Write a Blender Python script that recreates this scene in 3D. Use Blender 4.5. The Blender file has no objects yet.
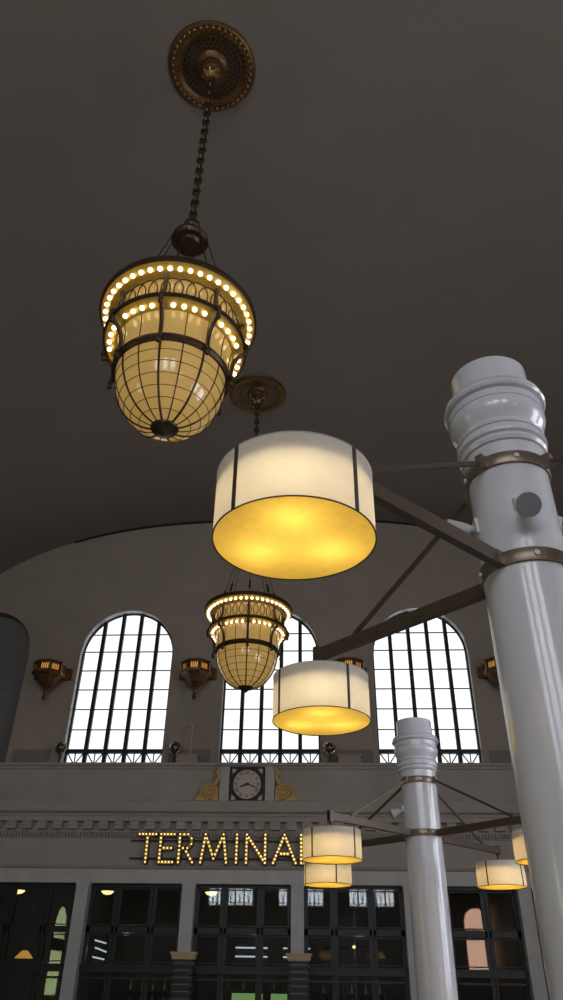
import bpy, bmesh, math, random
from mathutils import Vector, Matrix
PI = math.pi
C = bpy.context.scene.collection
random.seed(7)

# ------------------------------------------------------------------ materials
def principled(name, col, rough=.6, metal=0., spec=.5, coat=0., emis=None, es=0., noise=0., nscale=3., bump=0., bscale=20.):
    m = bpy.data.materials.new(name); m.use_nodes = True
    nt = m.node_tree; b = nt.nodes['Principled BSDF']
    b.inputs['Base Color'].default_value = (*col, 1)
    b.inputs['Roughness'].default_value = rough
    b.inputs['Metallic'].default_value = metal
    b.inputs['Specular IOR Level'].default_value = spec
    b.inputs['Coat Weight'].default_value = coat
    b.inputs['Coat Roughness'].default_value = .08
    if emis:
        b.inputs['Emission Color'].default_value = (*emis, 1)
        b.inputs['Emission Strength'].default_value = es
    tc = nt.nodes.new('ShaderNodeTexCoord')
    if noise:
        n = nt.nodes.new('ShaderNodeTexNoise'); n.inputs['Scale'].default_value = nscale; n.inputs['Detail'].default_value = 5
        nt.links.new(tc.outputs['Object'], n.inputs['Vector'])
        r = nt.nodes.new('ShaderNodeValToRGB')
        r.color_ramp.elements[0].position = .3; r.color_ramp.elements[1].position = .7
        r.color_ramp.elements[0].color = (*[c*(1-noise) for c in col], 1)
        r.color_ramp.elements[1].color = (*[min(1, c*(1+noise)) for c in col], 1)
        nt.links.new(n.outputs['Fac'], r.inputs['Fac']); nt.links.new(r.outputs['Color'], b.inputs['Base Color'])
    if bump:
        n2 = nt.nodes.new('ShaderNodeTexNoise'); n2.inputs['Scale'].default_value = bscale; n2.inputs['Detail'].default_value = 4
        nt.links.new(tc.outputs['Object'], n2.inputs['Vector'])
        bp = nt.nodes.new('ShaderNodeBump'); bp.inputs['Strength'].default_value = bump; bp.inputs['Distance'].default_value = .02
        nt.links.new(n2.outputs['Fac'], bp.inputs['Height']); nt.links.new(bp.outputs['Normal'], b.inputs['Normal'])
    return m

def emitter(name, col, s):
    m = bpy.data.materials.new(name); m.use_nodes = True; nt = m.node_tree; nt.nodes.clear()
    e = nt.nodes.new('ShaderNodeEmission'); e.inputs[0].default_value = (*col, 1); e.inputs[1].default_value = s
    o = nt.nodes.new('ShaderNodeOutputMaterial'); nt.links.new(e.outputs[0], o.inputs[0]); return m

def translucent(name, col, trans=.6, noise=.05, nscale=9., thread=0.):
    m = bpy.data.materials.new(name); m.use_nodes = True; nt = m.node_tree; nt.nodes.clear()
    tc = nt.nodes.new('ShaderNodeTexCoord')
    n = nt.nodes.new('ShaderNodeTexNoise'); n.inputs['Scale'].default_value = nscale; n.inputs['Detail'].default_value = 6
    nt.links.new(tc.outputs['Object'], n.inputs['Vector'])
    r = nt.nodes.new('ShaderNodeValToRGB'); r.color_ramp.elements[0].position = .3; r.color_ramp.elements[1].position = .7
    r.color_ramp.elements[0].color = (*[c*(1-noise) for c in col], 1); r.color_ramp.elements[1].color = (*[min(1, c*(1+noise)) for c in col], 1)
    nt.links.new(n.outputs['Fac'], r.inputs['Fac'])
    d = nt.nodes.new('ShaderNodeBsdfDiffuse'); t = nt.nodes.new('ShaderNodeBsdfTranslucent'); mx = nt.nodes.new('ShaderNodeMixShader')
    nt.links.new(r.outputs[0], d.inputs[0]); nt.links.new(r.outputs[0], t.inputs[0])
    mx.inputs[0].default_value = trans
    o = nt.nodes.new('ShaderNodeOutputMaterial')
    nt.links.new(d.outputs[0], mx.inputs[1]); nt.links.new(t.outputs[0], mx.inputs[2]); nt.links.new(mx.outputs[0], o.inputs[0]); return m

def clear_glass(name, tint=(.8, .85, .85)):
    m = bpy.data.materials.new(name); m.use_nodes = True; nt = m.node_tree; nt.nodes.clear()
    t = nt.nodes.new('ShaderNodeBsdfTransparent'); t.inputs[0].default_value = (*tint, 1)
    g = nt.nodes.new('ShaderNodeBsdfGlossy'); g.inputs['Roughness'].default_value = .02
    f = nt.nodes.new('ShaderNodeFresnel'); f.inputs[0].default_value = 1.6
    mx = nt.nodes.new('ShaderNodeMixShader'); o = nt.nodes.new('ShaderNodeOutputMaterial')
    nt.links.new(f.outputs[0], mx.inputs[0]); nt.links.new(t.outputs[0], mx.inputs[1]); nt.links.new(g.outputs[0], mx.inputs[2])
    nt.links.new(mx.outputs[0], o.inputs[0]); return m

M = dict(
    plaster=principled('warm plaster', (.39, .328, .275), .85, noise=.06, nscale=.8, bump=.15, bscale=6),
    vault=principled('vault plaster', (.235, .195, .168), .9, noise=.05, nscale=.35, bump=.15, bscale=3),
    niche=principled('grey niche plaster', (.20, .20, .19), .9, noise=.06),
    stone=principled('painted stone', (.43, .378, .338), .7, noise=.07, nscale=1.3, bump=.12, bscale=8),
    pier=principled('grey stone pier', (.53, .515, .505), .5, noise=.08, nscale=2.2),
    marble=principled('veined marble', (.55, .54, .52), .3, noise=.35, nscale=5),
    panelrec=principled('recess panel', (.25, .215, .195), .85, noise=.05),
    floor=principled('terrazzo floor', (.36, .33, .30), .35, noise=.15, nscale=12),
    black=principled('black window iron', (.012, .014, .018), .5),
    dark=principled('dark painted frame', (.007, .0075, .009), .45, noise=.2),
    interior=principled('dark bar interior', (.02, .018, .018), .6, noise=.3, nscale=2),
    white=principled('white glazed column', (.70, .70, .76), .24, coat=.5, noise=.03, nscale=4, bump=.1, bscale=3),
    whitemetal=principled('white painted metal', (.62, .62, .64), .4),
    greylens=principled('grey frosted lens', (.22, .22, .235), .5),
    bronze=principled('brushed bronze', (.10, .072, .052), .42, .45, noise=.15, nscale=15),
    ringbronze=principled('clamp bronze', (.26, .205, .155), .35, .6, noise=.15, nscale=15),
    darkbronze=principled('dark bronze', (.09, .06, .04), .45, .8, noise=.25, nscale=10),
    strap=principled('dark shade strap', (.05, .035, .025), .5),
    gold=principled('aged gilded brass', (.42, .26, .09), .36, .85, noise=.3, nscale=14, bump=.3, bscale=40),
    reflector=principled('gilded ring with painted glow', (.62, .42, .10), .35, .45, noise=.15, nscale=12),  # bulb glow on the rings is put into this brighter gold
    shadetop=principled('pale shade hoop', (.6, .58, .55), .6),
    relief=principled('brass relief', (.27, .16, .06), .42, .7, noise=.4, nscale=25),
    medal=principled('aged medallion brass', (.17, .09, .04), .42, .7, noise=.4, nscale=18, bump=.4, bscale=30),
    ochre=principled('ochre gilded plaster', (.66, .43, .17), .6, .05, noise=.2, nscale=9),
    amber=principled('amber leaded glass', (.36, .24, .085), .16, emis=(1., .60, .165), es=.28, noise=.10, nscale=3.5, coat=.5),
    bulb=emitter('lit warm bulb', (1., .80, .46), 3.2),
    signbulb=emitter('lit sign bulb', (1., .74, .30), 1.6),
    signface=principled('gold sign face', (.55, .33, .05), .5),
    daylight=emitter('bright daylight window pane', (.94, .975, 1.), 1.25),
    daylight_sunny=emitter('brighter daylight window pane', (.88, .93, 1.), 8.6),
    amberpane=principled('lit amber mica', (.2, .09, .02), .4, emis=(1., .46, .09), es=.62),
    shade=translucent('white linen shade', (.84, .81, .76), .46, .03, 14),
    diffuser=translucent('yellow mica diffuser', (.95, .70, .15), .55, .05, 22),
    glass=clear_glass('window glass'),
    ballglass=principled('dark glass ball', (.05, .045, .035), .05, .0, coat=1.),
    brass=principled('polished brass', (.62, .48, .20), .2, 1.),
    face=principled('clock face enamel', (.62, .52, .45), .4),
    clockblack=principled('clock black', (.012, .012, .012), .5),
    pipe=principled('pale conduit', (.50, .45, .38), .4),
    screen=emitter('green sports screen', (.26, .44, .15), .75),
    capgold=principled('tan stone cap', (.58, .41, .22), .5),
    rust=principled('dark banded slate', (.012, .013, .015), .45, noise=.2),
    rustlight=principled('slate band edge', (.14, .145, .155), .3),
    bottle=principled('dark bottle glass', (.10, .04, .02), .15),
    bottlepale=principled('pale bottle glass', (.35, .33, .28), .15),
    shelf=principled('dark walnut shelf', (.05, .03, .02), .4),
    tube=emitter('white tube light', (.85, .9, 1.), .8),
    warmlamp=emitter('warm pendant glow', (1., .62, .25), 2.5),
    pink=emitter('pink glow for bay reflection', (.95, .55, .38), 7.),  # invented glow that gives a pink reflection in the bay glass
    greenglow=emitter('green glow for bay reflection', (.62, .72, .36), 5.),  # made-up glow, there only for a greenish reflection in the bays
    lettering=principled('pale raised lettering', (.6, .6, .58), .5),
)

# ------------------------------------------------------------------ mesh builder
class MB:
    def __init__(s): s.v = []; s.f = []
    def add(s, vs, fs):
        o = len(s.v); s.v += [tuple(v) for v in vs]; s.f += [tuple(i+o for i in f) for f in fs]; return s
    def box(s, a, b):
        (x0, y0, z0), (x1, y1, z1) = a, b
        return s.add([(x0,y0,z0),(x1,y0,z0),(x1,y1,z0),(x0,y1,z0),(x0,y0,z1),(x1,y0,z1),(x1,y1,z1),(x0,y1,z1)],
                     [(0,3,2,1),(4,5,6,7),(0,1,5,4),(1,2,6,5),(2,3,7,6),(3,0,4,7)])
    def bar(s, p0, p1, w, h, up=(0,0,1)):
        p0, p1 = Vector(p0), Vector(p1); d = (p1-p0).normalized(); u = Vector(up)
        if d.cross(u).length < 1e-4: u = Vector((0, 1, 0)) if abs(d.y) < .9 else Vector((1, 0, 0))
        sd = d.cross(u).normalized()*w/2; u = sd.cross(d).normalized()*h/2
        vs = []
        for p in (p0, p1): vs += [p-sd-u, p+sd-u, p+sd+u, p-sd+u]
        return s.add(vs, [(0,1,2,3),(7,6,5,4),(0,4,5,1),(1,5,6,2),(2,6,7,3),(3,7,4,0)])
    def tube(s, pts, r, n=8, closed=False, flat=None):
        pts = [Vector(p) for p in pts]; m = len(pts); rs = r if isinstance(r, (list, tuple)) else [r]*m
        rings = []; prev = None
        for i, p in enumerate(pts):
            a = pts[(i-1) % m] if (closed or i > 0) else p
            b = pts[(i+1) % m] if (closed or i < m-1) else p
            t = (b-a).normalized()
            if prev is None:
                u = Vector((0,0,1)) if abs(t.z) < .9 else Vector((1,0,0))
                u = (u-t*u.dot(t)).normalized()
            else:
                u = prev-t*prev.dot(t); u = u.normalized() if u.length > 1e-6 else prev
            prev = u; w = t.cross(u)
            fl = flat or (1, 1)
            rings.append([p+(u*math.cos(k*2*PI/n)*fl[0]+w*math.sin(k*2*PI/n)*fl[1])*rs[i] for k in range(n)])
        o = [q for rg in rings for q in rg]; fs = []
        for i in range(m if closed else m-1):
            j = (i+1) % m
            for k in range(n): fs.append((i*n+k, i*n+(k+1) % n, j*n+(k+1) % n, j*n+k))
        if not closed: fs.append(tuple(range(n))[::-1]); fs.append(tuple((m-1)*n+k for k in range(n)))
        return s.add(o, fs)
    def lathe(s, prof, n=48, c=(0,0,0), caps=False, ph=0.):
        vs = [(c[0]+r*math.cos(ph+k*2*PI/n), c[1]+r*math.sin(ph+k*2*PI/n), c[2]+z) for r, z in prof for k in range(n)]
        fs = [(i*n+k, i*n+(k+1) % n, (i+1)*n+(k+1) % n, (i+1)*n+k) for i in range(len(prof)-1) for k in range(n)]
        if caps: fs.append(tuple(range(n))[::-1]); fs.append(tuple((len(prof)-1)*n+k for k in range(n)))
        return s.add(vs, fs)
    def sphere(s, c, r, n=12, m=8):
        prof = [(r*math.sin(PI*i/m)+1e-5, -r*math.cos(PI*i/m)) for i in range(m+1)]
        return s.lathe(prof, n, c)
    def prism(s, poly, y0, y1):     # polygon in x-z, thickness in y
        n = len(poly)
        return s.add([(x, y0, z) for x, z in poly]+[(x, y1, z) for x, z in poly],
                     [tuple(range(n)), tuple(range(n, 2*n))[::-1]]+[(i, i+n, (i+1) % n+n, (i+1) % n) for i in range(n)])
    def extr(s, prof, x0, x1):      # open y-z profile swept along x
        n = len(prof)
        return s.add([(x0, y, z) for y, z in prof]+[(x1, y, z) for y, z in prof], [(i, i+1, i+1+n, i+n) for i in range(n-1)])
    def xf(s, mat, i0=0):
        s.v = s.v[:i0]+[tuple(mat @ Vector(v)) for v in s.v[i0:]]; return s
    def build(s, name, mat, parent=None, smooth=True, loc=None):
        me = bpy.data.meshes.new(name); me.from_pydata(s.v, [], s.f)
        bm = bmesh.new(); bm.from_mesh(me); bmesh.ops.recalc_face_normals(bm, faces=bm.faces[:]); bm.to_mesh(me); bm.free()
        if smooth:
            me.polygons.foreach_set('use_smooth', [True]*len(me.polygons)); me.set_sharp_from_angle(angle=math.radians(32))
        me.materials.append(M[mat] if isinstance(mat, str) else mat)
        o = bpy.data.objects.new(name, me); C.objects.link(o)
        if parent: o.parent = parent
        if loc: o.location = loc
        return o

def tag(o, label, cat, group=None, kind=None):
    o['label'] = label; o['category'] = cat
    if group: o['group'] = group
    if kind: o['kind'] = kind
    return o
def empty(name, loc, rz=0.):
    o = bpy.data.objects.new(name, None); C.objects.link(o); o.location = loc; o.rotation_euler = (0,0,rz); o.empty_display_size = .2; return o
def struct(o, label=None):
    o['kind'] = 'structure'
    if label: o['label'] = label
    return o
def copy_tree(o, parent=None):
    c = o.copy(); C.objects.link(c)
    if parent: c.parent = parent
    for ch in list(o.children): copy_tree(ch, c)
    return c

# ------------------------------------------------------------------ the hall shell
XC = -1.96; YW = 28.; YB = -15.; XL, XR = XC-15.8, XC+15.8
WX = [-8.005, -1.964, 4.077]; WR = 1.925; ZS = 13.0; ZSILL = 8.4
def vz(dx):                       # height of the vault at distance dx from its middle
    t = min(1., abs(dx)/15.8); return 7.45+12.*(1-t**2.75)**(1/2.75)

def wall_with_arches(name, Y0, Y1, arches, zb, mat):
    """solid wall between Y0 (hall side) and Y1, cut by arches (cx, r, spring, sill)"""
    m = MB()
    xs = [XL]
    for cx, *_ in arches: xs += [cx-WR, cx+WR]
    xs.append(XR)
    def strip(xa, xb, zlo, n):    # zlo: function of x
        for i in range(n):
            a = xa+(xb-xa)*i/n; b = xa+(xb-xa)*(i+1)/n
            za, zc = vz(a-XC)+.3, vz(b-XC)+.3
            for Y in (Y0, Y1):
                o = [(a, Y, zlo(a)), (b, Y, zlo(b)), (b, Y, zc), (a, Y, za)]
                m.add(o, [(0,1,2,3)])
    for i in range(0, len(xs), 2): 
        if xs[i+1]-xs[i] > .01: strip(xs[i], xs[i+1], lambda x: zb, 16)
    for cx, *_ in arches:
        strip(cx-WR, cx+WR, lambda x, cx=cx: ZS+math.sqrt(max(0, WR**2-(x-cx)**2)), 40)
        # reveal
    return m.build(name, mat, smooth=False)
def reveal(cx, Y0, Y1):
    ZSILL = 8.4 if Y0 > 0 else 7.4
    m = MB(); pts = [(cx-WR, ZSILL)]+[(cx-WR*math.cos(PI*i/40), ZS+WR*math.sin(PI*i/40)) for i in range(41)]+[(cx+WR, ZSILL)]
    n = len(pts)
    m.add([(x, Y0, z) for x, z in pts]+[(x, Y1, z) for x, z in pts], [(i, i+1, i+1+n, i+n) for i in range(n-1)])
    return m

NX = WX[0]-6.04
struct(wall_with_arches('wall_front', YW, YW+.5, [(NX,), *[(x,) for x in WX]], 7.9, 'plaster'), 'brown plaster end wall with tall arched windows')
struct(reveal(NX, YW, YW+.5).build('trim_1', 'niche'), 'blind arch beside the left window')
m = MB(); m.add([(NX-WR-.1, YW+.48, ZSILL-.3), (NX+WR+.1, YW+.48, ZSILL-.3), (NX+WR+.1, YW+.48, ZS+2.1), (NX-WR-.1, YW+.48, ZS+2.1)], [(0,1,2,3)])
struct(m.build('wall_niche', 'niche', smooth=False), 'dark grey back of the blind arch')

def window(idx, cx, Y0, light='daylight'):
    s = 1 if Y0 > 0 else -1; ZSILL = 8.4 if Y0 > 0 else 7.4
    Yp = Y0+s*.42
    root = struct(reveal(cx, Y0, Y0+s*.5).build('window_%d' % idx, 'marble'))
    # panes: one sheet of daylight
    m = MB(); pts = [(cx-WR, ZSILL)]+[(cx-WR*math.cos(PI*i/40), ZS+WR*math.sin(PI*i/40)) for i in range(41)]+[(cx+WR, ZSILL)]
    m.add([(x, Yp, z) for x, z in pts], [tuple(range(len(pts)))])
    m.build('pane', light, root, smooth=False)
    top = lambda x: ZS+math.sqrt(max(0, WR**2-(x-cx)**2))
    a, b = sorted((Yp-s*.16, Yp-s*.02))
    m = MB()
    for k in range(1, 5):
        x = cx-WR+k*WR*2/5
        m.box((x-.075, a, ZSILL), (x+.075, b, top(x)))
    for x in (cx-WR+.03, cx+WR-.03): m.box((x-.035, a, ZSILL), (x+.035, b, ZS+.1))
    m.build('mullion', 'black', root, smooth=False)
    m = MB()
    for z in (9.95, 10.76, 11.57, 12.38, 13.2, 13.97): 
        h = WR if z < ZS else math.sqrt(WR**2-(z-ZS)**2)
        m.box((cx-h, b-.06 if s > 0 else a+.02, z-.017), (cx+h, b if s > 0 else a+.06, z+.017))
    m.build('glazing_bar', 'black', root, smooth=False)
    MB().box((cx-WR, a-.03, 9.02), (cx+WR, b, 9.17)).build('transom', 'black', root, smooth=False)
    m = MB()
    arc = [(cx-(WR-.03)*math.cos(PI*i/40), (a+b)/2, ZS+(WR-.03)*math.sin(PI*i/40)) for i in range(41)]
    m.tube(arc, .045, 6); m.build('arch_frame', 'black', root)
    m = MB()
    for k in range(5):            # star grille under the transom
        x0 = cx-WR+k*WR*2/5+.085; x1 = x0+WR*2/5-.17; xm = (x0+x1)/2; zb = ZSILL+.02; zt = 9.02; zc = ZSILL+.2; y = (a+b)/2
        for q in ((x0, zt), (x1, zt), (xm, zt), (x0, zb+.08), (x1, zb+.08), (xm, zb)):
            m.tube([(xm, y, zc), (q[0], y, q[1])], .026, 5)
        m.sphere((xm, y, zc), 0.09, 10, 6)
        m.box((x0, y-.02, zc-.02), (x1, y+.02, zc+.02))
    m.build('star_grille', 'black', root)
    # raised moulding around the arch
    m = MB(); R1, R2 = WR+.02, WR+.14
    o = []
    for i in range(41):
        c_, s_ = math.cos(PI*i/40), math.sin(PI*i/40); o += [(cx-R1*c_, ZS+R1*s_), (cx-R2*c_, ZS+R2*s_)]
    o = [(cx-R1, ZSILL), (cx-R2, ZSILL)]+o+[(cx+R1, ZSILL), (cx+R2, ZSILL)]
    yy = Y0-s*.035; n = len(o)
    m.add([(x, yy, z) for x, z in o]+[(x, Y0, z) for x, z in o], [(2*i, 2*i+1, 2*i+3, 2*i+2) for i in range(n//2-1)]+[(2*i+1, 2*i+1+n, 2*i+3+n, 2*i+3) for i in range(n//2-1)]+[(2*i, 2*i+2, 2*i+2+n, 2*i+n) for i in range(n//2-1)])
    m.build('architrave', 'plaster', root)
    return root
for i, x in enumerate(WX): window(i+1, x, YW)

# vault
def vault():
    m = MB(); N = 72; ys = [YB, -8, 4, 16, YW]; vs = []
    xs = [-15.8*math.cos(PI*i/N) for i in range(N+1)]
    for y in ys: vs += [(XC+x, y, vz(x)) for x in xs]
    n = N+1
    return m.add(vs, [(j*n+i, j*n+i+1, (j+1)*n+i+1, (j+1)*n+i) for j in range(len(ys)-1) for i in range(N)])
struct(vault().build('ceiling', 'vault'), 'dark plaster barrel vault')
# dark picture-rail line that follows the vault on the end wall
xs = [-11.1+i*(8.2+8.0)/48 for i in range(49)]
struct(MB().tube([(x, YW-.04, vz(x-XC)-.05) for x in xs], .045, 6).build('trim_2', 'black'), 'thin dark line under the crown of the vault')
m = MB().box((XL, YB, -.2), (XR, YW+8, 0)); struct(m.build('floor', 'floor', smooth=False))
struct(MB().box((XL-.3, YB, 0), (XL, 32.2, 8)).build('wall_left', 'plaster', smooth=False))
struct(MB().box((XR, YB, 0), (XR+.3, 32.2, 8)).build('wall_right', 'plaster', smooth=False))
# the opposite end of the hall, behind the photographer
struct(wall_with_arches('wall_back', YB, YB-.5, [(x,) for x in WX], 7.4, 'plaster'))
struct(MB().box((XL, YB-.5, 0), (XR, YB, 7.4)).build('wall_back_lower', 'stone', smooth=False))
for i, x in enumerate(WX): window(i+4, x, YB, 'daylight_sunny')

# unseen side windows, added to light the columns
def fill_window(idx, X, s, yc):
    root = struct(MB().box((X-.02*s, yc-1.9, 2.6), (X, yc+1.9, 8.0)).build('window_%d' % idx, 'black', smooth=False))
    m = MB()
    for j in range(4):
        for k in range(5):
            a = yc-1.8+j*.9; m.box((X-.04*s, a+.05, 2.7+k*1.04), (X-.03*s, a+.85, 2.7+k*1.04+.98))
    m.build('pane', 'daylight_sunny', root, smooth=False)
fill_window(7, XR, 1, 2.5); fill_window(8, XR, 1, 8)
def reflection_window(idx, a, b, mat, axis):
    """made-up glowing window, placed to reflect in the bay glass, in the left wall (axis x) or in the back wall (axis y); a, b: (along, z) corners"""
    (u0, z0), (u1, z1) = a, b; P = (lambda u, d, z: (XL+d, u, z)) if axis == 'x' else (lambda u, d, z: (u, YB+d, z))
    m = MB(); m.bar(P((u0+u1)/2, .01, z0), P((u0+u1)/2, .01, z1), .1 if axis == 'x' else .05, .05)
    root = None; m = MB(); R = (u1-u0)/2; n = 16
    pts = [(u0, z0)]+[((u0+u1)/2-R*math.cos(PI*i/n), z1-R+R*math.sin(PI*i/n)) for i in range(n+1)]+[(u1, z0)]
    for i in range(len(pts)-1): m.bar(P(pts[i][0], .02, pts[i][1]), P(pts[i+1][0], .02, pts[i+1][1]), .08, .08)
    m.bar(P(u0, .03, z0+(z1-z0)*.55), P(u1, .03, z0+(z1-z0)*.55), .06, .7)
    root = struct(m.build('window_%d' % idx, 'dark', smooth=False))
    q = MB(); q.add([P(u, .01, z) for u, z in pts], [tuple(range(len(pts)))]); q.build('pane', mat, root, smooth=False)
reflection_window(9, (-1.6, 1.), (.9, 6.), 'greenglow', 'x')
reflection_window(10, (11.6, 3.0), (13.7, 7.35), 'pink', 'y')

# base panels and recesses between the windows
def frame_panel(idx, x0, x1, z0, z1, Y, fill, out=.03):
    m = MB().box((x0, Y-.012, z0), (x1, Y, z1)); r = struct(m.build('trim_%d' % idx, fill, smooth=False))
    q = MB(); w = .05
    q.box((x0-w, Y-out, z0), (x0, Y, z1+w)).box((x1, Y-out, z0), (x1+w, Y, z1+w)).box((x0, Y-out, z1), (x1, Y, z1+w))
    q.build('moulding', 'plaster', r, smooth=False)
for i, (a, b) in enumerate(((-11.9, -10.4), (-5.82, -4.2), (.35, 1.95), (6.25, 8.0))):
    frame_panel(3+i, a, b, ZSILL, 9.07, YW, 'panelrec')

# ------------------------------------------------------------------ lower facade
YF = 27.2
struct(MB().extr([(27.27, 8.19), (27.27, 7.06)], XL, XR).build('wall_parapet', 'stone', smooth=False), 'plain grey brown parapet under the windows')
struct(MB().extr([(28.6, 8.4), (27.15, 8.4), (27.13, 8.36), (27.13, 8.30), (27.2, 8.27), (27.22, 8.20), (27.275, 8.18)], XL, XR).build('trim_20', 'stone', smooth=False), 'moulded ledge under the windows')
struct(MB().extr([(27.28, 7.09), (26.98, 7.05), (26.96, 7.02), (26.96, 6.70), (27.02, 6.66), (27.12, 6.64), (27.12, 6.58), (27.04, 6.55), (27.0, 6.50), (27.0, 6.37), (27.25, 6.35), (27.25, 6.06), (27.19, 6.04), (27.19, 5.87), (27.25, 5.85)], XL, XR).build('trim_21', 'stone', smooth=False), 'cornice above the frieze')
struct(MB().extr([(27.25, 5.85), (27.25, 5.0), (27.2, 4.98), (27.17, 4.93), (27.22, 4.89), (27.25, 4.88)], XL, XR).build('wall_facade', 'stone', smooth=False), 'grey brown frieze that carries the sign')
struct(MB().extr([(27.25, 4.88), (27.25, 4.46), (27.75, 4.46), (27.75, 4.95)], XL, XR).build('trim_22', 'pier', smooth=False), 'pale grey lintel over the glazed bays')

m = MB(); x = XL
while x < 9.5:
    m.box((x, 27.03, 6.12), (x+.34, 27.26, 6.35)); m.box((x+.03, 26.99, 6.25), (x+.31, 27.05, 6.36)); x += .55
struct(m.build('trim_7', 'stone', smooth=False), 'row of square blocks under the cornice')
m = MB(); x = XL
while x < 9.5: m.box((x, 27.07, 5.90), (x+.05, 27.2, 6.03)); x += .11
struct(m.build('trim_8', 'stone', smooth=False), 'row of fine dentils above the frieze')

PX = [-11.8, -8.13, -4.52, -.87, 2.84, 6.57, 10.25]
for i, x in enumerate(PX):
    a, b = x-.21, x+.21
    m = MB().box((a, 27.12, 0), (b, 27.75, 4.5)).box((a-.03, 27.1, 4.40), (b+.03, 27.3, 4.5))
    struct(m.build('trim_%d' % (9+i), 'pier', smooth=False), 'grey stone pier between the dark glazed bays')

FR = (0., .30, .68, 1.)
def glazed_bay(idx, x0, x1):
    """black metal screen: two mullion pairs, a transom, a deep beam at door height; glass behind"""
    Y0, Y1 = 27.5, 27.62
    m = MB(); w = x1-x0
    m.box((x0, Y0, 4.36), (x1, Y1, 4.5)); m.box((x0, Y0, 0), (x0+.12, Y1, 4.4)); m.box((x1-.12, Y0, 0), (x1, Y1, 4.4))
    for k in (1, 2):
        x = x0+w*FR[k]
        m.box((x-.10, Y0, 0), (x-.03, Y1, 4.4)); m.box((x+.03, Y0, 0), (x+.10, Y1, 4.4)); m.box((x-.03, Y0+.05, 0), (x+.03, Y1, 4.4))
    m.box((x0, Y0, 3.02), (x1, Y1, 3.2))
    root = struct(m.build('door_%d' % idx, 'dark', smooth=False), 'black metal glazed screen with doors')
    MB().box((x0, 27.38, 1.93), (x1, 27.62, 2.14)).box((x0, 27.34, 2.08), (x1, 27.62, 2.12)).box((x0, 27.42, 1.74), (x1, 27.6, 1.80)).build('door_beam', 'dark', root, smooth=False)
    MB().box((x0, 27.56, .05), (x1, 27.57, 4.4)).build('glass', 'glass', root, smooth=False)
    m = MB()
    for k in range(3):
        a = x0+w*FR[k]+.10; b = x0+w*FR[k+1]-.10
        for z0, z1 in ((3.24, 4.32), (2.2, 2.98)):
            for q in ((a, z0, a+.03, z1), (b-.03, z0, b, z1), (a, z0, b, z0+.03), (a, z1-.03, b, z1)):
                m.box((q[0], 27.485, q[1]), (q[2], 27.53, q[3]))
    m.build('glazing_bead', 'dark', root, smooth=False)
    return root
for i in range(6): glazed_bay(i+1, PX[i]+.21, PX[i+1]-.21)

# bar interior behind the screens
struct(MB().box((XL, 32., 0), (XR, 32.2, 6)).build('wall_interior', 'interior', smooth=False))
struct(MB().box((XL, 27.75, 4.9), (XR, 32, 5.)).build('ceiling_interior', 'interior', smooth=False))

# ------------------------------------------------------------------ pier colonnettes with tan caps
def colonnette(x, label):
    root = tag(empty('banded_pilaster', (x, 26.95, 0)), label, 'pilaster', 'banded pilasters in front of the bar entrance')
    m = MB()
    m.box((-.27, -.16, 0), (.27, .17, 2.3)); m.build('core', 'rust', root, smooth=False)
    m = MB()
    for k in range(12):
        z = 2.22-k*.185; m.box((-.33, -.22, z-.12), (.33, .17, z))
    m.build('band', 'rust', root, smooth=False)
    m = MB()
    for k in range(12):
        z = 2.22-k*.185; m.box((-.25, -.235, z-.045), (.25, -.2, z-.02))
    m.build('band_edge', 'rustlight', root, smooth=False)
    m = MB().box((-.37, -.26, 2.33), (.37, .17, 2.43)).box((-.41, -.3, 2.43), (.41, .17, 2.49)).box((-.34, -.24, 2.29), (.34, .17, 2.33))
    m.build('cap', 'capgold', root, smooth=False)['label'] = 'tan stone cap'
colonnette(-4.46, 'black banded pilaster with tan cap under the letter M of the sign')
colonnette(-.81, 'black banded pilaster with tan cap below the two drum lamps right of the sign')

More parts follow.
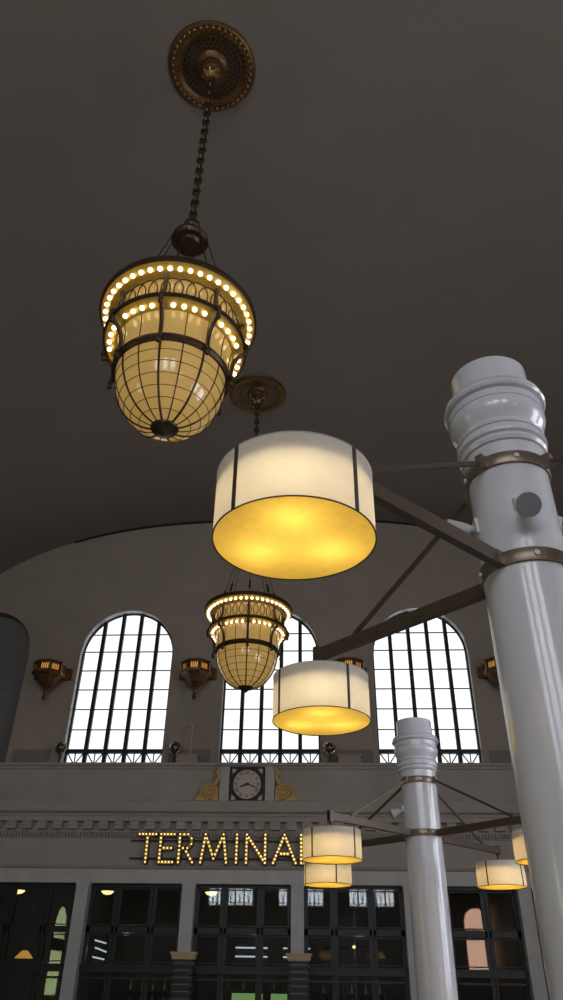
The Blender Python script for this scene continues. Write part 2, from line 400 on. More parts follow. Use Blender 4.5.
# ------------------------------------------------------------------ clock
def clock():
    root = tag(empty('wall_clock', (-2.68, 27.1, 7.62)), 'square black framed wall clock with round pale face on the parapet', 'clock')
    m = MB().box((-.62, -.04, -.6), (.62, .12, .6)); m.build('case', 'clockblack', root, smooth=False)
    for sx in (-1, 1):
        for sz in (-1, 1):
            m = MB().tube([(sx*.49, -.06, sz*.47), (sx*.49, -.035, sz*.47)], .07, 16).bar((sx*.38, -.045, sz*.53), (sx*.56, -.045, sz*.35), .02, .02, (0, 1, 0))
            m.build('corner_ornament', 'face', root)
    m = MB(); m.tube([(0, -.06, 0), (0, -.04, 0)], .5, 48); m.build('dial', 'face', root)
    m = MB(); m.tube([(math.cos(a*PI/24)*.52, -.065, math.sin(a*PI/24)*.52) for a in range(48)], .02, 6, closed=True)
    m.build('bezel', 'clockblack', root)
    romans = ['XII', 'I', 'II', 'III', 'IIII', 'V', 'VI', 'VII', 'VIII', 'IX', 'X', 'XI']
    for h, t in enumerate(romans):
        m = MB(); ang = PI/2-h*PI/6; i0 = 0; wd = {'I': .04, 'V': .07, 'X': .07}; tot = sum(wd[c] for c in t); x = -tot/2
        for ch in t:
            w = wd[ch]; a, b = x+.012, x+w-.012; H = .055
            if ch == 'I': m.bar(((a+b)/2, 0, -H), ((a+b)/2, 0, H), .016, .008, (0, 1, 0))
            if ch == 'V': m.bar((a, 0, H), ((a+b)/2, 0, -H), .013, .008, (0, 1, 0)); m.bar((b, 0, H), ((a+b)/2, 0, -H), .013, .008, (0, 1, 0))
            if ch == 'X': m.bar((a, 0, H), (b, 0, -H), .013, .008, (0, 1, 0)); m.bar((b, 0, H), (a, 0, -H), .013, .008, (0, 1, 0))
            x += w
        m.xf(Matrix.Translation((.405*math.cos(ang), -.066, .405*math.sin(ang))) @ Matrix.Rotation(-(ang-PI/2), 4, 'Y'), i0)
        m.build('numeral', 'clockblack', root, smooth=False)
    def hand(name, hours_ang, L, w):
        a = PI/2-hours_ang; d = Vector((math.cos(a), 0, math.sin(a))); n_ = Vector((-d.z, 0, d.x)); q = MB()
        pts = [-d*.08+n_*w, -d*.08-n_*w, d*L*.6-n_*w*1.4, d*L, d*L*.6+n_*w*1.4]
        q.prism([(p.x, p.z) for p in pts], -.085, -.075); q.build(name, 'clockblack', root, smooth=False)
    hand('hour_hand', 2*PI*(8+18/60)/12, .31, .022); hand('minute_hand', 2*PI*18/60, .42, .016)
    MB().tube([(0, -.09, 0), (0, -.07, 0)], .04, 16).build('hub', 'clockblack', root)
clock()
for i, (a, b) in enumerate(((-3.66, -3.33), (-2.03, -1.70))):
    struct(MB().box((a, 27.08, 7.05), (b, 27.3, 8.25)).build('trim_%d' % (16+i), 'pier', smooth=False), 'pale strip beside the clock')

def scroll(x, sg, label):
    root = tag(empty('scroll_ornament', (x, 27.1, 7.08)), label, 'ornament', 'gilded scrolls flanking the clock')
    m = MB(); pts = []
    for i in range(60):
        t = i/59; a = -PI/2+t*2.6*2*PI; r = .30*(1-t*.86); pts.append((sg*r*1.15*math.cos(a), -.02-.05*t, .29+r*math.sin(a)))
    m.tube(pts, [.055*(1-.5*i/59) for i in range(60)], 8)
    m.tube([(0, .06, .29), (0, -.01, .29)], .24, 24)
    m.build('volute', 'ochre', root)
    m = MB()      # the tail that climbs the pale strip
    pts = [(-sg*.20, .0, .62), (-sg*.30, 0, .8), (-sg*.22, 0, .97), (-sg*.34, 0, 1.12), (-sg*.42, 0, 1.16)]
    pts = [(-sg*.10, 0, .5)]+pts
    m.tube(pts, [.09, .08, .07, .09, .06, .03], 8)
    m.sphere((-sg*.24, -.03, .95), .10, 12, 8)
    m.build('stem', 'ochre', root)
    m = MB()      # acanthus leaf foot
    m.prism([(sg*.15, .0), (sg*.30, .20), (sg*.42, .14), (sg*.52, .03), (sg*.56, .0)], -.05, .08)
    m.prism([(-sg*.3, .0), (-sg*.3, .4), (-sg*.1, .2), (-sg*.05, .0)], -.03, .08)
    m.build('leaf', 'ochre', root)
scroll(-4.0, -1, 'ochre gilded scroll ornament on the left side of the clock')
scroll(-1.36, 1, 'ochre gilded scroll ornament on the right side of the clock')

# ------------------------------------------------------------------ the TERMINAL sign
def sign():
    root = tag(empty('terminal_sign', (-6.35, 27.08, 5.08)), 'TERMINAL sign of gold letters studded with lit bulbs on the frieze', 'sign')
    H = .87
    L = {
     'T': ([((0, H), (.58, H)), ((.29, H), (.29, 0))], 0.),
     'E': ([((.06, H), (.06, 0)), ((.06, H), (.52, H)), ((.06, H*.5), (.44, H*.5)), ((.06, 0), (.52, 0))], .70),
     'R': ([((.06, H), (.06, 0)), ((.06, H), (.34, H)), ((.34, H), (.47, H*.85)), ((.47, H*.85), (.47, H*.65)), ((.47, H*.65), (.34, H*.5)), ((.34, H*.5), (.06, H*.5)), ((.24, H*.5), (.54, 0))], 1.36),
     'M': ([((.12, 0), (.25, H)), ((.25, H), (.56, .12)), ((.56, .12), (.87, H)), ((.87, H), (1.0, 0))], 2.06),
     'I': ([((.06, 0), (.06, H))], 3.34),
     'N': ([((.06, 0), (.06, H)), ((.06, H), (.70, 0)), ((.70, 0), (.70, H))], 3.68),
     'A': ([((.0, 0), (.38, H)), ((.38, H), (.76, 0)), ((.16, .28), (.60, .28))], 4.66),
     'L': ([((.06, H), (.06, 0)), ((.06, 0), (.50, 0))], 5.55)}
    count = 0; rest = MB()
    bm_ = MB(); bm_.sphere((0, -.045, 0), .030, 8, 6)
    proto = None
    for ch in 'TERMINAL':
        segs, x0 = L[ch]
        back = MB(); face = MB()
        for (a, b) in segs:
            back.bar((x0+a[0], 0, a[1]), (x0+b[0], 0, b[1]), .12, .155, (0, 0, 1)) if a[1] == b[1] else back.bar((x0+a[0], 0, a[1]), (x0+b[0], 0, b[1]), .12, .155, (1, 0, 0))
            face.bar((x0+a[0], -.065, a[1]), (x0+b[0], -.065, b[1]), .02, .11, (0, 0, 1) if a[1] == b[1] else (1, 0, 0))
        for p in {q for s_ in segs for q in s_}: back.tube([(x0+p[0], -.06, p[1]), (x0+p[0], .06, p[1])], .078, 12); face.tube([(x0+p[0], -.075, p[1]), (x0+p[0], -.055, p[1])], .055, 10)
        lt = back.build('letter', 'clockblack', root, smooth=False); lt['label'] = 'letter '+ch
        face.build('letter_face', 'signface', lt, smooth=False)
        pts = []
        for (a, b) in segs:
            n = max(1, round(math.dist(a, b)/.125))
            for i in range(n+1):
                p = (x0+a[0]+(b[0]-a[0])*i/n, a[1]+(b[1]-a[1])*i/n)
                if all(math.dist(p, q) > .07 for q in pts): pts.append(p)
        for p in pts:
            if count < 92:
                if proto is None: proto = o = bm_.build('bulb', 'signbulb', lt)
                else: o = proto.copy(); C.objects.link(o); o.parent = lt
                o.location = (p[0], -.045, p[1])
            else: rest.sphere((p[0], -.09, p[1]), .032, 8, 6)
            count += 1
    r = rest.build('bulbs', 'signbulb', root); r['kind'] = 'stuff'
    m = MB().box((-.3, .03, .66), (6.3, .09, .71)).box((-.3, .03, .10), (6.3, .09, .15)); 
    for x in (0, 1.5, 3, 4.5, 6): m.box((x-.02, .05, .1), (x+.02, .2, .15)).box((x-.02, .05, .66), (x+.02, .2, .71))
    m.build('rail', 'clockblack', root, smooth=False)
sign()

# ------------------------------------------------------------------ wall sconces
def sconce():
    root = empty('wall_sconce', (0, 0, 0))
    m = MB(); ph = PI/8
    m.lathe([(.58, .50), (.66, .46), (.66, .40), (.58, .37)], 8, caps=True, ph=ph)
    m.lathe([(.60, .12), (.66, .08), (.64, .0), (.56, -.06)], 8, caps=True, ph=ph); m.build('rim', 'medal', root, smooth=False)
    MB().lathe([(.54, .08), (.54, .40)], 8, ph=ph).build('lamp_panes', 'amberpane', root, smooth=False)
    m = MB()
    for k in range(8):
        a = ph+k*PI/4; m.bar((.58*math.cos(a), .58*math.sin(a), .06), (.60*math.cos(a), .60*math.sin(a), .42), .10, .09, (math.cos(a), math.sin(a), 0))
        for j in range(1, 6):
            b = a+PI/4; t = j/6; p = Vector((.585*math.cos(a), .585*math.sin(a), 0)).lerp(Vector((.585*math.cos(b), .585*math.sin(b), 0)), t)
            m.bar((p.x, p.y, .08), (p.x, p.y, .40), .028, .02, (p.x, p.y, 0))
            m.bar((p.x, p.y, .33), (p.x*1.01, p.y*1.01, .40), .05, .02, (p.x, p.y, 0))
    m.build('cage', 'medal', root, smooth=False)
    m = MB().lathe([(.56, -.06), (.50, -.10), (.34, -.34), (.16, -.48), (.09, -.52)], 8, caps=True, ph=ph); m.build('lower_bowl', 'medal', root, smooth=False)
    m = MB().lathe([(.08, -.50), (.10, -.56), (.065, -.62), (.06, -.84), (.09, -.89), (.05, -.97), (.01, -1.0)], 16, caps=True); m.build('tail_finial', 'medal', root)
    m = MB().box((-.70, .50, .0), (.70, .62, .48)).box((-.75, .46, .03), (-.66, .62, .45)).box((.66, .46, .03), (.75, .62, .45)); m.build('back_plate', 'medal', root, smooth=False)
    return root
s0 = sconce(); lab = ['octagonal brass wall sconce between the grey blind arch and the left window', 'octagonal brass wall sconce between the left and middle windows',
  'octagonal brass wall sconce just above the lower drum lamp of the near column', 'octagonal brass wall sconce right of the right window, partly behind the near column']
for i, x in enumerate((-10.88, -4.92, 1.12, 7.0)):
    o = s0 if i == 0 else copy_tree(s0); o.location = (x, 27.38, 11.82); tag(o, lab[i], 'wall sconce', 'brass wall sconces between the windows')

# ------------------------------------------------------------------ small lights and boxes on the ledge
def ball_lamp():
    root = empty('ball_lamp', (0, 0, 0))
    MB().sphere((0, 0, .62), .21, 24, 16).build('glass_ball', 'ballglass', root)
    m = MB(); m.tube([(math.cos(a*PI/18)*.215, -.03, .62+math.sin(a*PI/18)*.215) for a in range(36)], .022, 8, closed=True)
    m.tube([(math.cos(a*PI/18)*.15, -.16, .60+math.sin(a*PI/18)*.05) for a in range(36)], .012, 6, closed=True); m.build('rim', 'brass', root)
    MB().lathe([(.11, 0), (.11, .04), (.03, .06), (.03, .34), (.07, .42)], 16, caps=True).build('stem', 'darkbronze', root)
    return root
b0 = ball_lamp()
for i, (x, l) in enumerate(((-9.86, 'dark glass ball lamp with brass rim at the left foot of the left window'), (-5.5, 'dark glass ball lamp with brass rim right of the left window beside a bent pipe'),
                            (.3, 'dark glass ball lamp with brass rim right of the middle window'))):
    o = b0 if i == 0 else copy_tree(b0); o.location = (x, 27.5, 8.4); tag(o, l, 'lamp', 'ball lamps on the ledge')
tag(MB().box((-5.38, 27.35, 8.4), (-4.6, 27.75, 8.72)).box((-5.41, 27.32, 8.70), (-4.57, 27.78, 8.75)).build('junction_box', 'plaster', smooth=False), 'low plaster coloured box on the ledge between left and middle windows', 'box')
pts = [(-4.9, 27.5, 8.75), (-4.9, 27.5, 9.75)]+[(-5.07+.17*math.cos(a*PI/8), 27.5, 9.78+.17*math.sin(a*PI/8)) for a in range(0, 7)]+[(-5.28, 27.5, 9.84)]
tag(MB().tube(pts, .025, 8).build('bent_pipe', 'pipe'), 'thin pale pipe bent over at the top, rising from the ledge box', 'pipe')
tag(MB().box((.62, 27.35, 8.4), (1.45, 27.75, 8.70)).box((.58, 27.32, 8.68), (1.49, 27.78, 8.74)).build('junction_box', 'plaster', smooth=False), 'low plaster coloured box on the ledge between middle and right windows', 'box')

# ------------------------------------------------------------------ chandeliers
def medallion(loc, label):
    root = tag(empty('ceiling_medallion', loc), label, 'ceiling medallion', 'brass ceiling medallions')
    m = MB().lathe([(1.0, .04), (1.02, 0), (1.0, -.05), (.95, -.075), (.90, -.05), (.84, -.08), (.76, -.06), (.72, -.02), (.40, -.02), (.38, -.05), (.30, -.10), (.24, -.10), (.22, -.16), (.14, -.18)], 72, caps=True)
    m.build('plate', 'medal', root)
    m = MB()
    for k in range(40):
        a = k*2*PI/40
        m.sphere((.90*math.cos(a), .90*math.sin(a), -.07), .05, 8, 6)
        m.tube([(.80*math.cos(a+.03), .80*math.sin(a+.03), -.08), (.86*math.cos(a+.1), .86*math.sin(a+.1), -.09), (.93*math.cos(a+.06), .93*math.sin(a+.06), -.08)], .018, 5)
    m.build('relief', 'relief', root)
    m = MB()
    for ring, (r, n, s_) in enumerate(((.64, 36, .045), (.55, 32, .038), (.46, 28, .032))):
        for k in range(n):
            a = (k+.5*ring)*2*PI/n
            m.tube([(r*math.cos(a), r*math.sin(a), -.028), (r*math.cos(a), r*math.sin(a), -.018)], s_, 6)
    m.build('piercings', 'clockblack', root)
    m = MB().lathe([(.20, -.15), (.21, -.22), (.13, -.25), (.16, -.32), (.17, -.42), (.10, -.5), (.05, -.54), (.08, -.58), (.05, -.64), (.01, -.66)], 24, caps=True)
    for k in range(8):
        a = k*PI/4; m.tube([(.18*math.cos(a), .18*math.sin(a), -.24), (.19*math.cos(a), .19*math.sin(a), -.38), (.09*math.cos(a), .09*math.sin(a), -.52)], [.03, .04, .015], 6)
    m.build('boss', 'relief', root)
    return root

def chandelier():
    R0 = empty('chandelier', (0, 0, 0))
    # flared crown that carries the upper bulbs (z is measured from the rim)
    m = MB().lathe([(1.13, .03), (1.26, .06), (1.29, .02), (1.29, -.03), (1.25, -.05), (1.24, -.02), (1.14, -.11), (1.05, -.12), (1.02, -.14), (1.0, -.1), (1.13, .03)], 96)
    m.build('crown_rim', 'reflector', R0)
    MB().lathe([(1.25, .062), (1.285, .058), (1.298, .03), (1.295, -.03), (1.265, -.05)], 96).build('outer_band', 'darkbronze', R0)
    MB().lathe([(.995, -.12), (.99, -.2), (.97, -.50), (.96, -.56)], 96).build('lattice_glass', 'amber', R0)
    m = MB(); n = 32; zc, hh = -.35, .21
    for k in range(n):
        a0 = (k+.5)*2*PI/n; p = []
        for i in range(20):
            t = i*2*PI/20; z = zc+hh*math.sin(t); a = a0+.17*math.cos(t); r = 1.005+(z-zc)*.08; p.append((r*math.cos(a), r*math.sin(a), z))
        m.tube(p, .011, 5, closed=True)
    m.build('lattice', 'darkbronze', R0)
    MB().lathe([(.82, .0), (.82, .035), (1.14, .035), (1.14, .0), (.82, .0)], 64).build('top_ring', 'darkbronze', R0)
    # second bulb ring
    m = MB().lathe([(.96, -.53), (1.08, -.55), (1.13, -.60), (1.13, -.65), (1.10, -.67), (1.08, -.64), (.97, -.74), (.93, -.75)], 96); m.build('middle_ring', 'reflector', R0)
    MB().lathe([(1.125, -.59), (1.15, -.61), (1.15, -.655), (1.12, -.67)], 96).build('middle_band', 'darkbronze', R0)
    MB().lathe([(.925, -.74), (.89, -.9), (.875, -1.22)], 96).build('neck_glass', 'amber', R0)
    MB().lathe([(.85, -1.2), (.90, -1.2), (.925, -1.24), (.925, -1.29), (.89, -1.33), (.84, -1.33)], 96).build('lower_band', 'darkbronze', R0)
    dome = []
    for i in range(25):
        t = i/24*PI/2; dome.append((.855*math.cos(t)**.84+1e-4 if i < 24 else .01, -1.30-1.0*math.sin(t)**1.06))
    MB().lathe(dome, 64).build('glass_dome', 'amber', R0)
    m = MB()
    for k in range(16):
        a = k*2*PI/16; rr = .018 if k % 2 == 0 else .010
        m.tube([((r+.006)*math.cos(a), (r+.006)*math.sin(a), z) for r, z in dome[:-1]], rr, 5)
        for q in (.5,):
            m.tube([(.93*math.cos(a), .93*math.sin(a), -.74), (.895*math.cos(a), .895*math.sin(a), -.9), (.88*math.cos(a), .88*math.sin(a), -1.22)], .008, 5)
    m.build('dome_rib', 'darkbronze', R0)
    m = MB()
    for i in (3, 6, 9, 12, 15, 18):
        r, z = dome[i]; m.tube([((r+.003)*math.cos(k*PI/32), (r+.003)*math.sin(k*PI/32), z) for k in range(64)], .0065, 4, closed=True)
    m.build('dome_came', 'darkbronze', R0)
    MB().lathe([(.25, -2.18), (.22, -2.26), (.20, -2.31), (.10, -2.35), (.05, -2.40), (.01, -2.43)], 32, caps=True).build('bottom_finial', 'darkbronze', R0)
    # S brackets
    path = [(1.08, -.12), (1.04, -.25), (1.03, -.40), (1.08, -.52), (1.16, -.60), (1.175, -.70), (1.13, -.78), (1.03, -.86), (.96, -.98), (.935, -1.12), (.935, -1.26), (.97, -1.35), (.96, -1.42)]
    q = []
    for i in range(len(path)-1):
        for t in (0, .5): q.append((path[i][0]*(1-t)+path[i+1][0]*t, path[i][1]*(1-t)+path[i+1][1]*t))
    q.append(path[-1])
    b = MB().tube([(r, 0, z) for r, z in q], .034, 8, flat=(1, 1)).sphere((.96, 0, -1.42), .045, 10, 6).sphere((1.14, 0, -.80), .045, 10, 6)
    pb = b.build('bracket', 'darkbronze', R0)
    for k in range(1, 8):
        o = pb.copy(); C.objects.link(o); o.parent = R0; o.rotation_euler = (0, 0, k*PI/4)
    # bulbs
    bm_ = MB().sphere((0, 0, -.035), .040, 12, 8)
    pbulb = bm_.build('bulb', 'bulb', R0); first = True
    pc = MB().lathe([(.045, .03), (.03, 0), (.022, -.015)], 10)
    for k in range(48):
        a = (k+.5)*2*PI/48
        o = pbulb if first else pbulb.copy()
        if not first: C.objects.link(o); o.parent = R0
        first = False; o.location = (1.185*math.cos(a), 1.185*math.sin(a), -.085)
    for s_ in range(8):
        for j in range(4):
            a = s_*PI/4+(.20+.20*j)*PI/4; o = pbulb.copy(); C.objects.link(o); o.parent = R0; o.location = (1.03*math.cos(a), 1.03*math.sin(a), -.72)
    # suspension: rods from the rim to the dished canopy, then the chain to the ceiling
    ZC = 2.15
    P = lambda t: (.88+(.33-.88)*t, 0, .06+(ZC-.08)*t)
    rod = MB().tube([P(0), P(1)], .009, 6).tube([P(.17), P(.29)], .032, 8)
    rod.tube([(.88+.035*math.cos(a*PI/6), 0, .06+.045*math.sin(a*PI/6)) for a in range(12)], .012, 6, closed=True)
    pr = rod.build('suspension_rod', 'darkbronze', R0)
    for k in range(1, 8):
        o = pr.copy(); C.objects.link(o); o.parent = R0; o.rotation_euler = (0, 0, k*PI/4)
    m = MB().lathe([(.16, ZC-.10), (.20, ZC-.05), (.30, ZC-.06), (.34, ZC), (.33, ZC+.06), (.24, ZC+.20), (.15, ZC+.28), (.13, ZC+.34), (.16, ZC+.38), (.15, ZC+.50), (.06, ZC+.56)], 40, caps=True)
    m.build('canopy', 'darkbronze', R0)
    ch = MB(); z0, z1 = ZC+.54, 8.12; L = .25; nn = int((z1-z0)/(L*.72)); st = (z1-z0)/nn
    for i in range(nn):
        zc = z0+st*(i+.5); p = []
        for k in range(14):
            t = k*2*PI/14; u = .055*math.cos(t); w = (st*.64)*math.sin(t)
            p.append((u, 0, zc+w) if i % 2 else (0, u, zc+w))
        ch.tube(p, .033, 6, closed=True)
    ch.build('chain', 'darkbronze', R0)
    return R0
c1 = chandelier(); c1.location = (-2.25, 8.2, 10.75)
tag(c1, 'large brass chandelier with amber glass dome, nearest the camera at upper left', 'chandelier', 'amber glass chandeliers')
c2 = copy_tree(c1); c2.location = (-2.07, 19.4, 10.75); c2.rotation_euler = (0, 0, math.radians(6))
tag(c2, 'far brass chandelier with amber glass dome hanging in front of the middle window', 'chandelier', 'amber glass chandeliers')
medallion((-2.29, 8.25, 19.44), 'round pierced brass ceiling medallion above the near chandelier')
medallion((-2.09, 19.48, 19.44), 'round pierced brass ceiling medallion above the far chandelier, cut off by the drum lamp')

# ------------------------------------------------------------------ white columns with lamp arms
def column(X, Y, dz, arms, label, spot_az):
    """dz lifts everything above the shaft foot; arms are end points relative to the axis"""
    root = tag(empty('lamp_column', (X, Y, 0)), label, 'column', 'white lamp columns')
    sh = MB().lathe([(.34, 0), (.34, .12), (.30, .16), (.30, .22), (.262, .26), (.248, .34), (.247, 3.37+dz), (.250, 3.372+dz), (.250, 3.38+dz), (.246, 3.384+dz), (.246, 4.40+dz)], 72, caps=True)
    sh.build('shaft', 'white', root)
    pr = [(.247, 4.06), (.252, 4.165), (.268, 4.17), (.278, 4.19), (.272, 4.208), (.262, 4.212), (.262, 4.222), (.284, 4.232), (.288, 4.25), (.282, 4.268), (.268, 4.272), (.266, 4.30), (.276, 4.302), (.282, 4.318),
          (.268, 4.33), (.262, 4.342), (.270, 4.36), (.292, 4.39), (.308, 4.43), (.311, 4.465), (.304, 4.492), (.296, 4.496), (.296, 4.504), (.304, 4.508), (.306, 4.555), (.298, 4.558), (.298, 4.567), (.325, 4.572), (.336, 4.588),
          (.333, 4.605), (.318, 4.612), (.316, 4.622), (.324, 4.632), (.312, 4.648), (.262, 4.655), (.257, 4.67), (.254, 4.88), (.248, 4.888), (.0, 4.888)]
    MB().lathe([(r, z+dz) for r, z in pr], 72).build('capital', 'white', root)
    for zc in (3.35, 4.03):
        m = MB().lathe([(.247, -.04), (.260, -.042), (.262, -.038), (.262, .038), (.260, .042), (.247, .04)], 64, (0, 0, zc+dz))
        for k in range(4):
            a = PI/4+k*PI/2; c, s_ = math.cos(a), math.sin(a)
            m.bar((.255*c, .255*s_, zc+dz), (.31*c, .31*s_, zc+dz), .05, .082)
        cl = m.build('clamp_ring', 'ringbronze', root)
        m = MB()
        for k in range(4):
            a = -PI/2+k*PI/2; c, s_ = math.cos(a), math.sin(a); m.tube([(.25*c, .25*s_, zc+dz), (.272*c, .272*s_, zc+dz)], .016, 12)
        m.build('bolt', 'whitemetal', cl)
    for (ax, ay) in arms:
        L = math.hypot(ax, ay); d = Vector((ax/L, ay/L, 0)); z = 3.35+dz
        m = MB().bar(d*.24+Vector((0, 0, z)), d*(L+.05)+Vector((0, 0, z)), .05, .085)
        m.bar(d*(L-.02)+Vector((0, 0, z+.0)), d*(L+.05)+Vector((0, 0, z)), .055, .125)
        m.build('arm', 'bronze', root, smooth=False)
        m = MB().bar(d*.27+Vector((0, 0, 4.03+dz)), d*(L*.80)+Vector((0, 0, z+.05)), .022, .028); m.build('brace_rod', 'bronze', root, smooth=False)
        m = MB().tube([d*L+Vector((0, 0, z-.04)), d*L+Vector((0, 0, z-.15))], .022, 10)
        m.lathe([(.06, 0), (.06, .02), (.025, .035)], 20, d*L+Vector((0, 0, z-.155)), caps=True); m.build('lamp_hanger', 'bronze', root)
    for az, tl in spot_az:
        c, s_ = math.cos(az), math.sin(az); zc = 3.67+dz
        r = MB().box((-.02, -.05, -.05), (.012, .05, .05)); r.tube([(.0, 0, 0), (.05, 0, 0)], .025, 12)
        r.tube([(.045, 0, 0), (.075, 0, .0), (.16, 0, .0), (.175, 0, 0)], [.035, .045, .073, .073], 28)
        r.xf(Matrix.Translation((.245*c, .245*s_, zc)) @ Matrix.Rotation(az, 4, 'Z') @ Matrix.Rotation(math.radians(tl), 4, 'Y'))
        sp = r.build('spotlight', 'whitemetal', root)
        q = MB().tube([(.172, 0, 0), (.182, 0, 0)], .069, 28).xf(Matrix.Translation((.245*c, .245*s_, zc)) @ Matrix.Rotation(az, 4, 'Z') @ Matrix.Rotation(math.radians(tl), 4, 'Y')); q.build('lens', 'greylens', sp)
    return root
armsN = [(-1.312, -1.240), (-1.21, 1.20), (1.25, -1.25), (1.25, 1.25)]
column(1.214, 3.811, .27, armsN, 'tall glossy white column nearest the camera on the right', ((-1.66, 30), (PI, 4), (0, 20)))
cosd = lambda a: math.cos(math.radians(a)); sind = lambda a: math.sin(math.radians(a))
armsF = [(1.8*cosd(a), 1.8*sind(a)) for a in (-134.5, 136.5, 46, -46.5)]
column(1.372, 10.813, 0., armsF, 'smaller looking white column standing farther back in front of the bar', ((PI, 20),))

def drum_lamp():
    root = empty('drum_lamp', (0, 0, 0)); r = .338; h = .31       # origin at the bottom rim
    MB().lathe([(r, .0), (r, .04), (r, .27), (r, h)], 80).build('shade', 'shade', root)
    MB().lathe([(r-.006, h-.004), (.05, h-.004), (.049, h-.004)], 64).build('top_cover', 'shade', root)
    MB().lathe([(r-.0008, .003), (.2, .0035), (.001, .003)], 80).build('diffuser', 'diffuser', root)
    m = MB()
    m.tube([(r*math.cos(k*PI/36), r*math.sin(k*PI/36), 0) for k in range(72)], .0035, 6, closed=True); m.build('hoop', 'strap', root)
    MB().tube([(r*math.cos(k*PI/36), r*math.sin(k*PI/36), h) for k in range(72)], .003, 6, closed=True).build('top_hoop', 'shadetop', root)
    MB().lathe([(.30, .215), (.30, .22), (.03, .225), (.03, h-.02)], 48).build('shading_pan', 'shadetop', root)  # unseen pan added to block bulb light from the shade's upper part
    for k in range(4):
        m = MB(); a = PI/4+k*PI/2; p = (r+.002)
        m.bar((p*math.cos(a), p*math.sin(a), 0), (p*math.cos(a), p*math.sin(a), h), .018, .006, (math.cos(a), math.sin(a), 0))
        m.build('strap', 'strap', root, smooth=False)
    m = MB().lathe([(.05, h-.02), (.05, h+.008), (.02, h+.012)], 20, caps=True); m.build('top_fitting', 'bronze', root)
    return root
LP = 1.2
d0 = drum_lamp(); first = True
lamps = []
Nn, Ff = (1.214, 3.811), (1.372, 10.813)
defs = [(Nn, armsN[0], 3.13, 3, 'largest white drum lamp with glowing yellow underside, left of the near column'),
        (Nn, armsN[1], 3.13, -12, 'medium white drum lamp in front of the middle window, lower arm of the near column'),
        (Ff, armsF[0], 2.862, 3, 'upper small drum lamp left of the far column, covering the end of the sign'),
        (Ff, armsF[1], 2.862, -25, 'lower small drum lamp left of the far column'),
        (Ff, armsF[2], 2.862, 0, 'small drum lamp right of the far column, seen whole'),
        (Ff, armsF[3], 2.862, 6, 'small drum lamp right of the far column, half hidden behind the near column')]
for (cx, cy), (ax, ay), z, rot, label in defs:
    o = d0 if first else copy_tree(d0); first = False
    o.location = (cx+ax, cy+ay, z); o.rotation_euler = (0, 0, math.radians(rot)); o.scale = (1, 1, 1) if z > 3 else (1.04, 1.04, 1.03); tag(o, label, 'drum lamp', 'drum lamps on the column arms')
    for k in range(3):
        a = math.radians(-90+120*k); ld = bpy.data.lights.new('lamp_bulb', 'POINT'); ld.energy = LP; ld.color = (1., .83, .54) if z > 3 else (1., .74, .36); ld.shadow_soft_size = .05
        lo = bpy.data.objects.new('lamp_bulb', ld); C.objects.link(lo); lo.location = (cx+ax+.18*math.cos(a), cy+ay+.18*math.sin(a), z+.125)

# ------------------------------------------------------------------ inside the bar
def wall_shelf(x0, x1, z, Y, label):
    root = tag(empty('wall_shelf', ((x0+x1)/2, Y, z)), label, 'shelf', 'bottle shelves inside the bar'); w = (x1-x0)/2
    MB().box((-w, -.15, -.04), (w, .25, 0)).build('board', 'shelf', root, smooth=False)
    for x in (-w+.15, w-.15): MB().prism([(x-.02, -.04), (x+.02, -.04), (x+.02, -.10), (x-.02, -.10)], -.1, .25).build('bracket', 'shelf', root, smooth=False)
bp = MB().lathe([(.04, 0), (.042, .02), (.042, .17), (.035, .20), (.014, .24), (.014, .31), (.017, .315), (.017, .33)], 12, caps=True).build('bottle', 'bottle')
bq = MB().lathe([(.045, 0), (.048, .02), (.045, .12), (.03, .18), (.012, .22), (.012, .30), (.016, .31)], 12, caps=True).build('bottle', 'bottlepale')
usedb = {id(bp): False, id(bq): False}
def bottles(x0, x1, Y, z, n, where):
    for i in range(n):
        src = bp if (i*7+int(x0*3)) % 3 else bq
        if usedb[id(src)]: o = src.copy(); C.objects.link(o)
        else: o = src; usedb[id(src)] = True
        o.location = (x0+(x1-x0)*i/(n-1)+random.uniform(-.015, .015), Y, z); s = random.uniform(.85, 1.1); o.scale = (1, 1, s)
        tag(o, ('dark' if src is bp else 'pale')+' glass bottle '+where, 'bottle', 'bottles '+where)
for x0, x1, w in ((-7.3, -5.2, 'in the second bay'), (-.2, 2.3, 'left of the far column')):
    for z, nm in ((1.0, 'lower'), (1.45, 'upper')):
        wall_shelf(x0, x1, z, 31.75, nm+' dark walnut bottle shelf '+w); bottles(x0+.15, x1-.15, 31.75, z, 14, 'on the '+nm+' shelf '+w)
def screen(x0, x1, z0, z1, label):
    root = tag(empty('television', ((x0+x1)/2, 29.2, z0)), label, 'television', 'green screens over the bar'); w = (x1-x0)/2
    MB().box((-w-.04, .0, -.04), (w+.04, .06, z1-z0+.04)).build('casing', 'clockblack', root, smooth=False)
    MB().box((-w, -.006, 0), (w, .0, z1-z0)).build('display', 'screen', root, smooth=False)
    MB().tube([(0, .03, z1-z0), (0, .03, z1-z0+.06)], .02, 8).build('mount_pole', 'clockblack', root)
screen(-3.13, -2.10, .9, 1.42, 'wide green television screen under the middle of the sign')
screen(-1.82, -1.25, .9, 1.42, 'narrower green television screen beside the right banded pilaster')
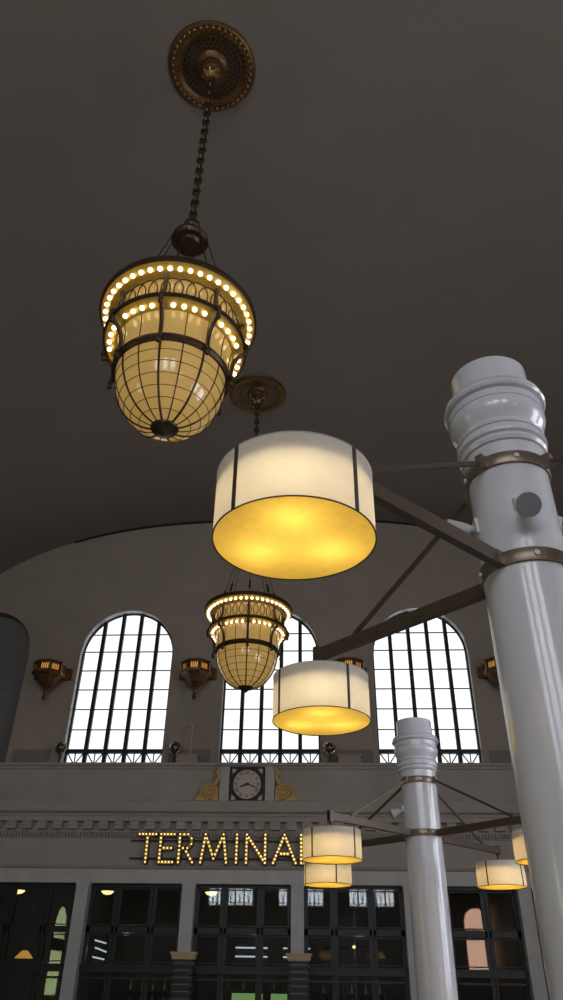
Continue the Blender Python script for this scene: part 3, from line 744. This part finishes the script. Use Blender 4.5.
def rack(x, L, strips, label):
    """dark floor-standing rack on the back wall that carries white strip lights; strips: (z left, z right, x shift)"""
    root = tag(empty('light_rack', (x, 31.9, 0)), label, 'rack', 'racks of strip lights inside the bar')
    top = max(max(q[0], q[1]) for q in strips)+.15
    MB().box((-L/2, .04, 0), (-L/2+.05, .09, top)).box((L/2-.05, .04, 0), (L/2, .09, top)).box((-L/2, .04, top-.05), (L/2, .09, top)).build('rack_frame', 'clockblack', root, smooth=False)
    for za, zb, dx in strips: MB().bar((-L/2+.02+dx, 0.02, za), (L/2-.02+dx, 0.02, zb), .04, .05).build('strip_light', 'tube', root, smooth=False)
rack(-2.75, 1.25, [(2.82, 2.82, 0), (2.54, 2.54, 0)], 'left rack with two level white strip lights, under the clock')
rack(-1.05, 1.05, [(2.82, 2.82, 0), (2.54, 2.54, 0)], 'right rack with two level white strip lights, beside the banded pilaster')
rack(-8.55, .5, [(3.0, 2.9, 0), (2.76, 2.62, .05), (2.46, 2.38, 0), (2.2, 2.14, .02)], 'rack with four slanting glowing bars added for pale slashes behind the second bay')  # glowing bars added where pale slashes show in the bay
def pendant(x, y, z, label):
    root = tag(empty('pendant_light', (x, y, z)), label, 'pendant light', 'small warm lights inside the bar')
    MB().sphere((0, 0, 0), .055, 12, 8).build('globe', 'warmlamp', root)
    MB().tube([(0, 0, .05), (0, 0, 4.9-z)], .008, 6).build('cord', 'clockblack', root)
    MB().lathe([(.06, .03), (.03, .07), (.01, .08)], 12).build('socket', 'darkbronze', root)
pendant(-2.45, 31.2, 2.72, 'small warm light hanging between the strip lights behind the middle bay')
pendant(1.02, 29.5, 2.80, 'small warm light hanging behind the bay left of the far column')
def ceil_lamp(x, label):
    root = tag(empty('ceiling_lamp', (x, 29, 4.36)), label, 'ceiling lamp', 'warm bowl lights inside the bar')
    MB().lathe([(.02, -.10), (.14, -.07), (.22, .0), (.22, .02)], 24).build('bowl', 'warmlamp', root)
    MB().tube([(0, 0, 0), (0, 0, .54)], .012, 6).build('rod', 'darkbronze', root)
for x, l in ((-11.0, 'warm bowl light inside the bar at the far left bay'), (-7.75, 'warm bowl light inside the bar above the leaded glass, second bay'), (-4.0, 'warm bowl light inside the bar under the letter R of the sign')): ceil_lamp(x, l)
wall_shelf(-3.6, -1.2, 1.52, 29.3, 'narrow dark shelf of bottles standing in for white marks above the green screens')  # bottles put in for a row of small white marks
bottles(-3.45, -1.35, 29.25, 1.52, 13, 'standing in for white marks above the green screens')
pl = tag(empty('pendant_lamp', (-10.95, 30.6, 2.35)), 'orange shaded pendant lamp behind the far left bay', 'pendant lamp')
MB().lathe([(.10, .24), (.30, .04), (.32, 0)], 24).build('lamp_shade', 'amberpane', pl); MB().tube([(0, 0, .24), (0, 0, 2.55)], .01, 6).build('cord', 'clockblack', pl)
for x in (-7., -2.4, 1.2):
    ld = bpy.data.lights.new('bar_fill', 'POINT'); ld.energy = 12; ld.color = (1., .75, .5); ld.shadow_soft_size = .1  # unseen fill lamps, added to brighten the bar and its bottles
    lo = bpy.data.objects.new('bar_fill', ld); C.objects.link(lo); lo.location = (x, 29.6, 2.6)
# ------------------------------------------------------------------ camera, light, render look
cam = bpy.data.cameras.new('camera'); co = bpy.data.objects.new('camera', cam); C.objects.link(co); bpy.context.scene.camera = co
f, p, y, r = 721.656, .59392, -.059487, .016559
cp, sp, cy, sy = math.cos(p), math.sin(p), math.cos(y), math.sin(y)
fwd = Vector((sy*cp, cy*cp, sp)); right = Vector((cy, -sy, 0)); up = right.cross(fwd)
a = right*math.cos(r)+up*math.sin(r); b = -right*math.sin(r)+up*math.cos(r)
co.matrix_world = Matrix(((a.x, b.x, -fwd.x, 0), (a.y, b.y, -fwd.y, 0), (a.z, b.z, -fwd.z, 1.6), (0, 0, 0, 1)))
cam.sensor_fit = 'VERTICAL'; cam.sensor_height = 36; cam.lens = 36*f/1000; cam.clip_end = 200
w = bpy.data.worlds.new('world'); bpy.context.scene.world = w; w.use_nodes = True
w.node_tree.nodes['Background'].inputs[0].default_value = (.8, .9, 1, 1); w.node_tree.nodes['Background'].inputs[1].default_value = .1
sc = bpy.context.scene
sc.view_settings.view_transform = 'Standard'; sc.view_settings.look = 'None'; sc.view_settings.gamma = 1; sc.view_settings.use_curve_mapping = False
sc.view_settings.exposure = 0.
sc.cycles.use_denoising = True; sc.cycles.max_bounces = 8; sc.cycles.diffuse_bounces = 5; sc.cycles.sample_clamp_indirect = 4
